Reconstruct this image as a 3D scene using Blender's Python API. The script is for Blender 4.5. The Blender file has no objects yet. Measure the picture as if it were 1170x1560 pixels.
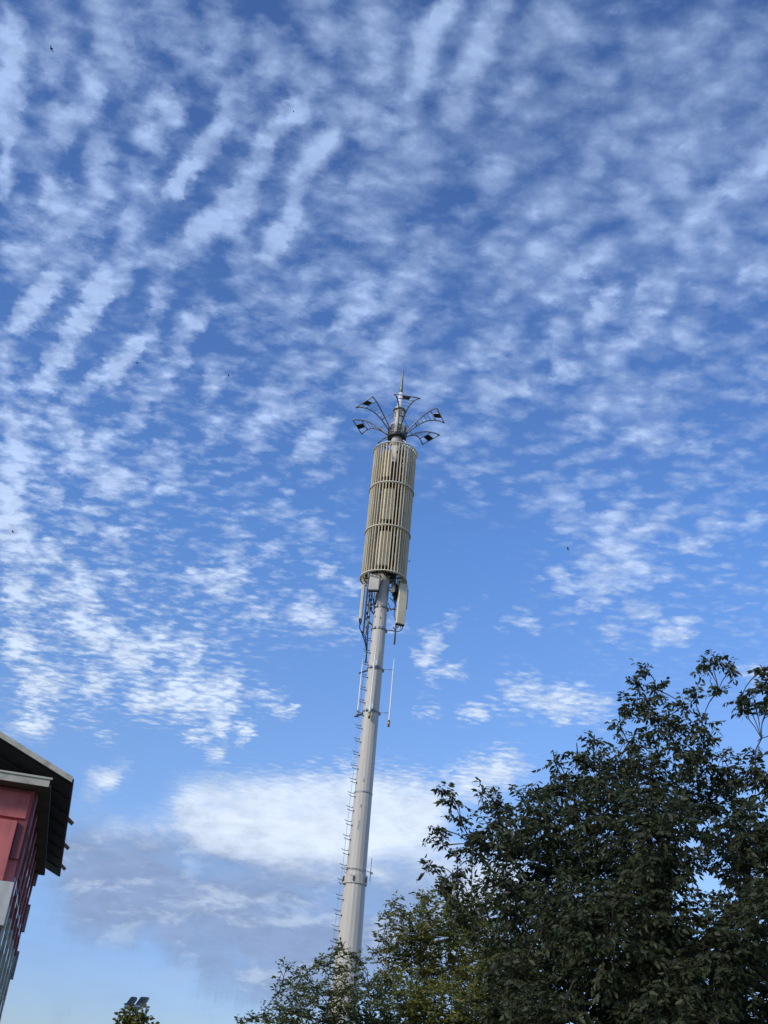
import bpy, math, random
import numpy as np
from mathutils import Vector, Matrix, noise as mnoise

random.seed(7)
SC = bpy.context.scene
COL = SC.collection
R = math.radians

# ---------------------------------------------------------------- camera
PITCH, ROLL, FPX, CAMH = R(30.0), math.atan2(268, 2760), 1600.0, 1.6
F_ = Vector((0, math.cos(PITCH), math.sin(PITCH)))
U0 = Vector((0, -math.sin(PITCH), math.cos(PITCH)))
R0 = Vector((1, 0, 0))
RT = R0 * math.cos(ROLL) + U0 * math.sin(ROLL)
UP = U0 * math.cos(ROLL) - R0 * math.sin(ROLL)
CAM = Vector((0, 0, CAMH))
cd = bpy.data.cameras.new('camera')
cd.sensor_fit = 'HORIZONTAL'; cd.sensor_width = 36.0; cd.lens = FPX / 1170 * 36
cd.clip_start = 0.1; cd.clip_end = 5000
cam = bpy.data.objects.new('camera', cd); COL.objects.link(cam)
M = Matrix((RT, UP, -F_)).transposed().to_4x4(); M.translation = CAM
cam.matrix_world = M
SC.camera = cam

# ---------------------------------------------------------------- view, sun
SC.view_settings.view_transform = 'Standard'; SC.view_settings.look = 'None'
SC.view_settings.exposure = EXPOSURE = 0.0
SC.view_settings.gamma = 1.0
SC.render.film_transparent = False
SC.cycles.use_denoising = True
SC.cycles.max_bounces = 6; SC.cycles.diffuse_bounces = 3; SC.cycles.transparent_max_bounces = 8
SUN_EL, SUN_AZ = R(27), R(-131)        # azimuth from +Y, clockwise positive: to the left, a little behind the camera
sl = bpy.data.lights.new('sun', 'SUN'); sl.energy = 2.6; sl.angle = R(10); sl.color = (1.0, 0.91, 0.78)
so = bpy.data.objects.new('sun', sl); COL.objects.link(so)
sd = Vector((math.sin(SUN_AZ) * math.cos(SUN_EL), math.cos(SUN_AZ) * math.cos(SUN_EL), math.sin(SUN_EL)))
so.rotation_euler = (-sd).to_track_quat('-Z', 'Y').to_euler()
so.location = (0, 0, 60)

# ---------------------------------------------------------------- sky with its cloud cover
# cloud streaks seen from here: x0, y0, x1, y1 in the photograph, half width, strength; turned below into a table over compass directions
STREAKS = [
(10, 30, 12, 190, 28, 0.9), (5, 190, 5, 290, 14, 0.7), (85, 60, 100, 85, 28, 0.6), (75, 10, 110, 30, 22, 0.35), (75, 90, 85, 130, 18, 0.5), (165, 30, 175, 50, 26, 0.7),
(150, 0, 200, 10, 22, 0.45), (160, 70, 200, 110, 26, 0.6), (140, 115, 150, 140, 20, 0.85), (90, 175, 130, 180, 26, 0.75), (85, 210, 95, 220, 18, 0.7),
(40, 215, 70, 250, 28, 0.4), (80, 290, 95, 310, 22, 0.9), (30, 330, 50, 340, 20, 0.6), (145, 225, 155, 290, 22, 0.65), (130, 320, 150, 335, 22, 0.7),
(80, 345, 110, 350, 20, 0.6), (225, 205, 235, 220, 22, 0.7), (240, 140, 260, 170, 24, 0.85), (195, 165, 215, 175, 16, 0.35), (205, 270, 220, 295, 22, 0.7),
(245, 10, 285, 40, 28, 0.45), (250, 65, 290, 75, 20, 0.45), (290, 95, 330, 105, 20, 0.45), (330, 15, 345, 80, 24, 0.5), (350, 130, 340, 190, 16, 0.65),
(330, 200, 300, 250, 16, 0.65), (290, 250, 265, 285, 15, 0.95), (350, 310, 300, 350, 20, 0.8), (200, 320, 195, 350, 20, 0.65), (375, 120, 375, 122, 14, 0.7),
(370, 165, 365, 190, 14, 0.5), (400, 60, 410, 110, 20, 0.4), (480, 10, 490, 15, 24, 0.45), (500, 60, 530, 70, 28, 0.45), (560, 0, 590, 20, 24, 0.5),
(570, 50, 575, 52, 18, 0.6), (460, 105, 500, 125, 20, 0.4), (470, 150, 455, 170, 17, 0.8), (450, 165, 400, 220, 16, 1), (585, 85, 570, 110, 26, 0.6),
(500, 165, 530, 160, 18, 0.5), (560, 185, 590, 190, 20, 0.7), (505, 205, 475, 240, 16, 0.9), (690, 0, 650, 60, 20, 0.85), (640, 100, 620, 170, 22, 0.65),
(765, 0, 745, 40, 18, 0.5), (735, 65, 700, 130, 19, 0.85), (690, 175, 700, 180, 22, 0.6), (630, 220, 640, 225, 30, 0.5), (600, 250, 560, 290, 30, 0.35),
(400, 240, 370, 290, 18, 0.7), (365, 300, 300, 360, 19, 0.85), (380, 310, 360, 350, 18, 0.65), (460, 270, 440, 320, 18, 0.7), (445, 330, 410, 385, 16, 0.9),
(540, 290, 545, 290, 22, 0.5), (500, 300, 505, 300, 20, 0.4), (550, 345, 590, 350, 20, 0.5), (830, 40, 850, 40, 35, 0.35), (800, 125, 770, 150, 18, 0.5),
(1050, 90, 1100, 130, 50, 0.25), (980, 160, 985, 160, 30, 0.25), (1060, 205, 1090, 200, 20, 0.5), (1035, 230, 1040, 230, 20, 0.5), (1175, 235, 1110, 285, 17, 0.95),
(1090, 300, 1060, 330, 15, 0.8), (1010, 260, 1030, 280, 22, 0.5), (770, 260, 740, 280, 20, 0.45), (950, 225, 952, 225, 12, 0.5), (830, 310, 835, 310, 24, 0.55),
(900, 250, 905, 250, 16, 0.45), (960, 310, 990, 340, 20, 0.65), (20, 385, 40, 395, 22, 0.75), (70, 385, 130, 400, 18, 0.6), (80, 425, 30, 490, 18, 0.95),
(150, 440, 125, 490, 19, 1), (120, 490, 60, 590, 17, 0.8), (150, 425, 195, 425, 15, 0.75), (190, 390, 250, 390, 16, 0.5), (310, 365, 250, 390, 20, 0.55),
(245, 460, 248, 460, 17, 0.75), (285, 495, 320, 480, 13, 0.8), (225, 510, 170, 570, 16, 0.95), (170, 570, 130, 580, 9, 0.95), (270, 545, 272, 545, 16, 0.85),
(260, 575, 215, 605, 15, 0.65), (330, 575, 320, 590, 16, 0.7), (5, 520, 6, 520, 15, 0.6), (10, 560, 5, 590, 20, 0.65), (120, 600, 85, 620, 7, 0.7),
(25, 650, 26, 650, 28, 0.85), (85, 645, 110, 665, 20, 0.95), (15, 690, 40, 700, 25, 0.9), (160, 670, 162, 670, 16, 0.75), (110, 700, 150, 710, 20, 0.75),
(200, 640, 210, 640, 10, 0.6), (230, 690, 260, 700, 16, 0.5), (330, 660, 335, 660, 18, 0.6), (430, 340, 432, 340, 10, 0.5), (360, 390, 365, 390, 20, 0.45),
(380, 430, 382, 430, 24, 0.4), (480, 400, 460, 450, 16, 0.5), (440, 460, 442, 460, 20, 0.4), (560, 450, 530, 490, 18, 0.85), (600, 430, 640, 410, 18, 0.6),
(620, 480, 610, 500, 14, 0.7), (600, 520, 570, 540, 20, 0.55), (640, 370, 642, 370, 18, 0.5), (450, 570, 500, 560, 12, 0.5), (540, 595, 600, 580, 12, 0.5),
(660, 570, 662, 570, 28, 0.5), (410, 605, 415, 605, 18, 0.55), (390, 640, 440, 625, 13, 0.65), (380, 665, 385, 665, 22, 0.6), (490, 655, 470, 690, 18, 0.6),
(660, 650, 700, 680, 20, 0.3), (740, 380, 850, 380, 20, 0.4), (820, 385, 822, 385, 16, 0.65), (870, 410, 930, 390, 15, 0.65), (770, 445, 800, 430, 15, 0.6),
(840, 450, 870, 430, 17, 0.65), (935, 440, 905, 480, 12, 1), (985, 440, 985, 442, 13, 0.8), (1010, 425, 1015, 425, 18, 0.6), (1020, 465, 1030, 465, 9, 0.85),
(1000, 480, 970, 500, 13, 0.8), (1080, 450, 1060, 460, 13, 0.65), (1050, 380, 1055, 380, 18, 0.6), (1100, 360, 1100, 362, 18, 0.6), (1170, 400, 1135, 425, 13, 0.95),
(1045, 510, 1050, 510, 14, 0.6), (855, 500, 857, 500, 13, 0.6), (900, 520, 905, 520, 11, 0.65), (940, 530, 960, 530, 11, 0.65), (850, 545, 852, 545, 11, 0.65),
(850, 572, 880, 570, 8, 0.9), (887, 573, 888, 573, 6, 0.85), (780, 520, 725, 545, 12, 0.7), (740, 600, 790, 590, 14, 0.75), (930, 560, 935, 560, 28, 0.45),
(1000, 590, 1005, 590, 22, 0.5), (960, 620, 900, 625, 16, 0.5), (1000, 660, 1005, 660, 28, 0.45), (940, 680, 990, 670, 9, 0.65), (1060, 680, 1065, 680, 14, 0.5),
(1150, 610, 1152, 610, 11, 0.65), (1150, 560, 1152, 560, 12, 0.5), (905, 655, 907, 655, 8, 0.7), (750, 660, 752, 660, 18, 0.45), (10, 740, 20, 830, 28, 0.85),
(80, 760, 82, 760, 18, 0.75), (165, 737, 185, 735, 18, 0.95), (210, 737, 212, 737, 7, 0.85), (250, 740, 262, 740, 13, 0.75), (130, 790, 132, 790, 18, 0.7),
(170, 810, 172, 810, 13, 0.65), (75, 850, 77, 850, 20, 0.9), (120, 870, 122, 870, 13, 0.85), (30, 900, 32, 900, 28, 0.9), (180, 880, 187, 880, 12, 0.75),
(130, 900, 132, 900, 18, 0.85), (80, 910, 82, 910, 18, 0.7), (300, 885, 350, 895, 15, 0.65), (120, 940, 122, 940, 22, 1), (30, 980, 32, 980, 26, 0.95),
(150, 970, 160, 970, 24, 0.85), (200, 1000, 205, 1000, 26, 1), (240, 980, 242, 980, 22, 0.8), (285, 990, 287, 990, 20, 0.75), (60, 1040, 65, 1040, 28, 0.85),
(140, 1040, 150, 1040, 18, 0.8), (210, 1065, 230, 1070, 18, 0.8), (280, 1060, 290, 1060, 30, 1), (340, 1050, 345, 1050, 26, 0.8), (330, 1100, 335, 1100, 17, 0.95),
(370, 1115, 372, 1115, 13, 0.85), (390, 1060, 440, 1075, 9, 0.8), (325, 1145, 332, 1150, 8, 0.7), (290, 1115, 310, 1125, 10, 0.75), (350, 840, 360, 840, 12, 0.6),
(410, 840, 420, 840, 10, 0.6), (340, 890, 370, 870, 12, 0.85), (390, 930, 395, 930, 13, 0.75), (460, 930, 465, 930, 17, 0.9), (480, 950, 490, 950, 12, 0.8),
(500, 870, 505, 870, 9, 0.65), (535, 890, 545, 893, 6, 0.8), (500, 955, 502, 955, 7, 0.6), (530, 960, 540, 960, 9, 0.6), (430, 780, 450, 780, 15, 0.35),
(360, 780, 370, 780, 10, 0.5), (480, 805, 490, 807, 14, 0.4), (45, 1100, 60, 1105, 17, 0.85), (10, 1110, 12, 1110, 13, 0.6), (100, 1080, 130, 1090, 9, 0.4),
(150, 1125, 165, 1130, 5, 0.5), (180, 1165, 190, 1165, 7, 0.35), (135, 1198, 165, 1190, 11, 0.9), (300, 1235, 360, 1235, 34, 1), (330, 1290, 600, 1300, 48, 0.95),
(540, 1210, 640, 1230, 40, 0.95), (120, 1310, 300, 1315, 44, 0.95), (160, 1370, 400, 1390, 50, 0.95), (290, 1400, 520, 1420, 55, 0.9), (480, 1440, 700, 1420, 60, 0.85),
(370, 1330, 600, 1350, 40, 0.9), (560, 1360, 760, 1340, 50, 0.8), (330, 1490, 520, 1500, 30, 0.7), (400, 1240, 420, 1240, 45, 1), (480, 1220, 500, 1250, 40, 1),
(500, 1290, 520, 1290, 45, 0.9), (350, 1290, 380, 1300, 42, 0.95), (600, 1260, 640, 1260, 45, 0.85), (640, 1310, 680, 1320, 35, 0.7), (710, 1190, 760, 1175, 26, 0.75),
(770, 1160, 790, 1165, 20, 0.5), (150, 1300, 200, 1310, 32, 0.8), (120, 1290, 130, 1290, 20, 0.6), (250, 1330, 280, 1340, 40, 0.9), (150, 1370, 250, 1370, 28, 0.7),
(330, 1380, 360, 1390, 50, 0.95), (400, 1440, 440, 1450, 48, 0.95), (450, 1380, 500, 1390, 45, 0.95), (330, 1470, 380, 1480, 30, 0.7), (620, 1370, 650, 1380, 45, 0.85),
(580, 1440, 600, 1440, 40, 0.8), (290, 1430, 300, 1440, 30, 0.7), (420, 1500, 460, 1500, 20, 0.45), (850, 760, 880, 765, 12, 0.65), (950, 780, 920, 800, 14, 0.65),
(980, 810, 930, 830, 12, 0.8), (1000, 800, 1020, 790, 12, 0.5), (1090, 805, 1040, 830, 10, 0.65), (900, 870, 910, 870, 22, 0.6), (940, 860, 980, 875, 15, 0.6),
(885, 915, 930, 895, 5, 1), (930, 895, 962, 891, 5, 0.85), (1110, 810, 1145, 797, 10, 0.55), (830, 877, 845, 870, 6, 0.65), (855, 888, 870, 885, 6, 0.65),
(950, 940, 1000, 930, 7, 0.6), (1000, 957, 1060, 950, 8, 0.5), (1000, 967, 1035, 966, 6, 0.8), (765, 940, 787, 940, 4, 0.9), (795, 950, 815, 950, 4, 0.6),
(710, 915, 730, 918, 4, 0.5), (640, 1000, 650, 997, 9, 0.7), (655, 985, 665, 983, 7, 0.9), (650, 1025, 665, 1025, 14, 0.6), (690, 1020, 705, 1020, 7, 0.6),
(640, 970, 690, 950, 5, 0.6), (750, 1078, 700, 1090, 8, 0.8), (790, 1060, 810, 1060, 26, 0.6), (850, 1070, 870, 1070, 24, 0.8), (845, 1080, 855, 1082, 10, 1),
(900, 1080, 915, 1080, 17, 0.6), (780, 1030, 785, 1030, 18, 0.4), (640, 1080, 660, 1085, 8, 0.4), (860, 780, 865, 800, 30, 0.3), (940, 830, 950, 840, 40, 0.35),
(1165, 1022, 1140, 1030, 5, 0.8), (925, 950, 930, 960, 14, 0.25), (600, 960, 610, 960, 10, 0.5), (560, 1000, 561, 1000, 5, 0.2), (80, 1545, 95, 1545, 10, 0.4),
]
THIN_VEIL = [(0, 0, 370, 360, .14), (370, 0, 780, 370, .55), (780, 0, 1250, 380, .70), (0, 370, 370, 620, .2), (360, 370, 1200, 640, .60), (0, 620, 370, 1080, .38), (360, 640, 540, 980, .36), (640, 640, 1250, 780, .42), (820, 780, 1250, 960, .34), (900, 960, 1250, 1100, .12)]
AZ0, DAZ, DEL, NAZ, NEL = -33.6, 0.6, 0.7, 112, 81
def cloud_table():
    a, e = np.meshgrid(np.radians(AZ0 + DAZ * np.arange(NAZ)), np.radians(DEL * np.arange(NEL)))
    d = np.stack([np.sin(a) * np.cos(e), np.cos(a) * np.cos(e), np.sin(e)], -1)
    w = np.maximum(d @ np.array(F_), 1e-3)
    x = 585 + FPX * (d @ np.array(RT)) / w; y = 780 - FPX * (d @ np.array(UP)) / w
    x = np.where(x < -15, -30 - x, x); x = np.where(x > 1185, 2370 - x, x); y = np.where(y < -15, -30 - y, y)
    v = np.zeros_like(x)
    for x0, y0, x1, y1, r, s in STREAKS:
        ex, ey = x1 - x0, y1 - y0
        t = np.clip(((x - x0) * ex + (y - y0) * ey) / (ex * ex + ey * ey), 0, 1)
        dist = np.hypot(x - x0 - t * ex, y - y0 - t * ey)
        g = 1.15 * s * min(1, (r / 9) ** .5) * np.exp(-(dist / max(r, 9)) ** 2.4 * .8)
        v = np.maximum(v, g) + .25 * np.minimum(v, g)
    def edge(q, lo, hi): return 1 / (1 + np.exp(np.clip(-(q - lo) / 18, -50, 50))) / (1 + np.exp(np.clip((q - hi) / 18, -50, 50)))
    for x0, y0, x1, y1, s in THIN_VEIL:
        v = v + (1 - v) * s * .55 * edge(x, x0, x1) * edge(y, y0, y1)
    return np.clip(v, 0, 1)
CLOUD_ROWS = cloud_table()

world = bpy.data.worlds.new('World'); SC.world = world; world.use_nodes = True
wt = world.node_tree; wt.nodes.clear()
class NT:
    def __init__(s, t): s.t = t
    def n(s, typ, **kw):
        nd = s.t.nodes.new(typ)
        for k, v in kw.items(): setattr(nd, k, v)
        return nd
    def l(s, a, b): s.t.links.new(a, b)
    def put(s, sock, v):
        if isinstance(v, bpy.types.NodeSocket): s.l(v, sock)
        else: sock.default_value = v
    def m(s, op, a, b=None, c=None, clamp=False):
        nd = s.n('ShaderNodeMath', operation=op, use_clamp=clamp)
        for i, v in enumerate((a, b, c)):
            if v is not None: s.put(nd.inputs[i], v)
        return nd.outputs[0]
    def v(s, op, a, b=None, scale=None):
        nd = s.n('ShaderNodeVectorMath', operation=op)
        s.put(nd.inputs[0], a)
        if b is not None: s.put(nd.inputs[1], b)
        if scale is not None: s.put(nd.inputs['Scale'], scale)
        return nd.outputs['Value'] if op in ('DOT_PRODUCT', 'LENGTH') else nd.outputs[0]
    def xyz(s, x, y, z):
        nd = s.n('ShaderNodeCombineXYZ')
        for i, q in enumerate((x, y, z)): s.put(nd.inputs[i], q)
        return nd.outputs[0]
    def sep(s, v):
        nd = s.n('ShaderNodeSeparateXYZ'); s.l(v, nd.inputs[0]); return nd.outputs
    def noise(s, vec, scale, detail=3, rough=0.5, dist=0.0, lac=2.0):
        nd = s.n('ShaderNodeTexNoise'); s.l(vec, nd.inputs['Vector'])
        nd.inputs['Scale'].default_value = scale; nd.inputs['Detail'].default_value = detail
        nd.inputs['Roughness'].default_value = rough; nd.inputs['Distortion'].default_value = dist
        nd.inputs['Lacunarity'].default_value = lac
        return nd
    def ss(s, v, a, b, o0=0.0, o1=1.0, typ='SMOOTHSTEP'):
        nd = s.n('ShaderNodeMapRange', interpolation_type=typ)
        s.put(nd.inputs[0], v)
        for i, q in enumerate((a, b, o0, o1)): s.put(nd.inputs[1 + i], q)
        return nd.outputs[0]
    def mix(s, f, a, b, mode='MIX'):
        nd = s.n('ShaderNodeMix', data_type='RGBA', blend_type=mode)
        s.put(nd.inputs['Factor'], f); s.put(nd.inputs['A'], a); s.put(nd.inputs['B'], b)
        return nd.outputs['Result']
    def ramp(s, f, stops, interp='LINEAR'):
        nd = s.n('ShaderNodeValToRGB'); s.put(nd.inputs[0], f); cr = nd.color_ramp; cr.interpolation = interp
        while len(cr.elements) > 1: cr.elements.remove(cr.elements[-1])
        cr.elements[0].position = stops[0][0]; cr.elements[0].color = (*stops[0][1], 1)
        for p, c in stops[1:]:
            e = cr.elements.new(p); e.color = (*c, 1)
        return nd.outputs[0]

W = NT(wt)
tc = W.n('ShaderNodeTexCoord'); D = W.v('NORMALIZE', tc.outputs['Generated'])
dx, dy, dz = W.sep(D)
zc = W.m('POWER', W.m('MAXIMUM', dz, 0.06), 0.8)
plane = W.xyz(W.m('DIVIDE', dx, zc), W.m('DIVIDE', dy, zc), 0.0)      # a flat cloud deck seen from below
def table(rows, az01, elrow):
    """bilinear look-up of a table kept in curve nodes, three rows of it per node"""
    total = None
    for k in range(0, len(rows), 3):
        cn = W.n('ShaderNodeRGBCurve'); W.l(W.xyz(az01, az01, az01), cn.inputs['Color'])
        mp = cn.mapping; mp.use_clip = False; mp.extend = 'HORIZONTAL'
        for c in range(3):
            row = rows[k + c] if k + c < len(rows) else [0.0] * len(rows[0])
            cu = mp.curves[c]; n = len(row)
            vals = [float(q) for q in row]
            cu.points[0].location = (0.0, vals[0]); cu.points[1].location = (1.0, vals[-1])
            for i in range(1, n - 1):
                if abs(vals[i] - vals[i-1]) + abs(vals[i] - vals[i+1]) > 1e-4:
                    cu.points.new(i / (n - 1.0), vals[i])
            for p in cu.points: p.handle_type = 'AUTO_CLAMPED'
        mp.update()
        d = W.v('SUBTRACT', W.xyz(elrow, elrow, elrow), (k, k + 1, k + 2))
        w = W.v('SUBTRACT', (1, 1, 1), W.v('ABSOLUTE', d))
        w = W.v('MAXIMUM', w, (0, 0, 0))
        t = W.v('DOT_PRODUCT', cn.outputs[0], w)
        total = t if total is None else W.m('ADD', total, t)
    return total
wz = W.m('MAXIMUM', dz, 0.16)
plane2 = W.xyz(W.m('DIVIDE', dx, wz), W.m('DIVIDE', dy, wz), 0.0)
warp = W.noise(plane2, 22, 4, 0.65)
wv = W.v('SUBTRACT', warp.outputs['Color'], (0.5, 0.5, 0.5))
wx, wy, _ = W.sep(wv)
az = W.m('MULTIPLY', W.m('ARCTAN2', dx, dy), 180 / math.pi)
el = W.m('MULTIPLY', W.m('ARCSINE', dz), 180 / math.pi)
amp = W.ss(el, 8, 40, 1.5, 2.3)
azw = W.m('MULTIPLY_ADD', wx, amp, az); elw = W.m('MULTIPLY_ADD', wy, W.m('MULTIPLY', amp, 0.8), el)
n_az = len(CLOUD_ROWS[0])
az01 = W.m('DIVIDE', W.m('SUBTRACT', azw, AZ0), DAZ * (n_az - 1), clamp=True)
erow = W.m('MINIMUM', W.m('MAXIMUM', W.m('DIVIDE', elw, DEL), 0.0), len(CLOUD_ROWS) - 1.0)
dens = table(CLOUD_ROWS, az01, erow)
# small cloudlets inside the mapped cover
rot = W.n('ShaderNodeMapping'); W.l(plane, rot.inputs[0]); rot.inputs['Rotation'].default_value = (0, 0, R(-120)); rot.inputs['Scale'].default_value = (0.75, 1.2, 1)
fine = W.noise(rot.outputs[0], 40, 7, 0.64, 0.3).outputs['Fac']
cell = W.n('ShaderNodeTexVoronoi', feature='SMOOTH_F1'); W.l(W.v('ADD', rot.outputs[0], W.v('SCALE', wv, scale=0.05)), cell.inputs['Vector'])
cell.inputs['Scale'].default_value = 38; cell.inputs['Smoothness'].default_value = 0.6
puff = W.m('SUBTRACT', 0.62, cell.outputs['Distance'])
lowmask = W.ss(el, 13.5, 17.0)                                          # 0 in the big low bank, 1 in the altocumulus
dv = W.v('MULTIPLY', D, (1, 1, 2.6))
soft = W.noise(dv, 8, 7, 0.62, 0.3).outputs['Fac']
midm = W.m('MULTIPLY', lowmask, W.ss(el, 50, 24, 0.6, 1.05))
det = W.m('ADD', W.m('MULTIPLY', W.m('SUBTRACT', fine, 0.5), W.m('MULTIPLY', W.ss(el, 14, 46, 2.6, 1.25), W.ss(W.m('ADD', az, W.m('MULTIPLY', el, 0.3)), 2, 24, 0.9, 0.52))), W.m('MULTIPLY', W.m('MULTIPLY', W.m('SUBTRACT', puff, 0.2), 1.0), midm))
rx, ry, _ = W.sep(rot.outputs[0])
wave = W.m('SINE', W.m('ADD', W.m('MULTIPLY', ry, 2 * math.pi / 0.062), W.m('MULTIPLY', W.m('SUBTRACT', W.noise(plane2, 6, 2, 0.5).outputs['Fac'], 0.5), 16.0)))
det = W.m('ADD', det, W.m('MULTIPLY', wave, W.ss(el, 14, 34, 0.03, 0.09)))      # the streets the cloudlets are lined up in
det = W.m('MULTIPLY', det, lowmask)
detl = W.m('MULTIPLY', W.m('MULTIPLY', W.m('SUBTRACT', soft, 0.49), 2.9), W.m('SUBTRACT', 1.0, lowmask))
det = W.m('ADD', det, detl)
gate = W.ss(dens, 0.0, 0.22)
tot = W.m('ADD', dens, W.m('MULTIPLY', det, W.m('MULTIPLY_ADD', gate, 0.75, 0.15)))
cover = W.ss(tot, W.ss(el, 13, 17, 0.0, 0.05), W.ss(el, 13, 17, 1.05, 0.98), typ='LINEAR')
cover = W.m('POWER', W.m('MAXIMUM', cover, 0.0), W.ss(el, 13, 17, 0.9, 1.05))
sky = W.n('ShaderNodeTexSky', sky_type='NISHITA'); sky.sun_disc = False
sky.sun_elevation = SUN_EL; sky.sun_rotation = SUN_AZ; sky.altitude = 50; sky.air_density = 1.0; sky.dust_density = 0.4; sky.ozone_density = 3.0
SKY_K = 0.10
# cloud light: cool and thin overhead, whiter towards the low sun-lit bank, grey in the bases of the bank
graymap = W.m('MULTIPLY', W.ss(W.m('ADD', W.m('ADD', el, W.m('MULTIPLY', az, 0.10)), W.m('MULTIPLY', W.m('SUBTRACT', soft, 0.5), 9.0)), 12.8, 9.4), W.ss(W.noise(dv, 17, 5, 0.62, 0.3).outputs['Fac'], 0.66, 0.50, 0.6, 1.0))
ccol = W.ramp(W.m('DIVIDE', el, 60.0), [(0.10, (.66, .76, .90)), (0.22, (.70, .79, .93)), (0.33, (.64, .76, .94)), (0.5, (.45, .59, .89)), (0.7, (.37, .51, .82)), (0.95, (.35, .48, .76))])
ccol = W.mix(graymap, ccol, (.25, .345, .555, 1))
body = W.noise(dv, 26, 6, 0.65, 0.4).outputs['Fac']
ccol = W.v('SCALE', ccol, scale=W.ss(body, 0.3, 0.7, 0.90, 1.08))
sk = W.v('SCALE', sky.outputs[0], scale=SKY_K)
grade = W.ramp(W.m('DIVIDE', el, 60.0), [(0.05, (.43, .485, .685)), (0.10, (.46, .52, .74)), (0.18, (.62, .69, .86)), (0.27, (.67, .755, .92)), (0.48, (.60, .80, 1.08)), (0.66, (.54, .71, 1.0)), (0.85, (.50, .65, .93))])
skc = W.v('SCALE', W.v('MULTIPLY', sk, grade), scale=2.0)
final = W.mix(W.m('MULTIPLY', cover, 0.95), skc, W.v('SCALE', ccol, scale=W.m('MULTIPLY_ADD', cover, 0.20, 0.90)))
bg = W.n('ShaderNodeBackground'); W.l(final, bg.inputs[0]); bg.inputs[1].default_value = 1.0
W.l(bg.outputs[0], W.n('ShaderNodeOutputWorld').inputs[0])

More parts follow.
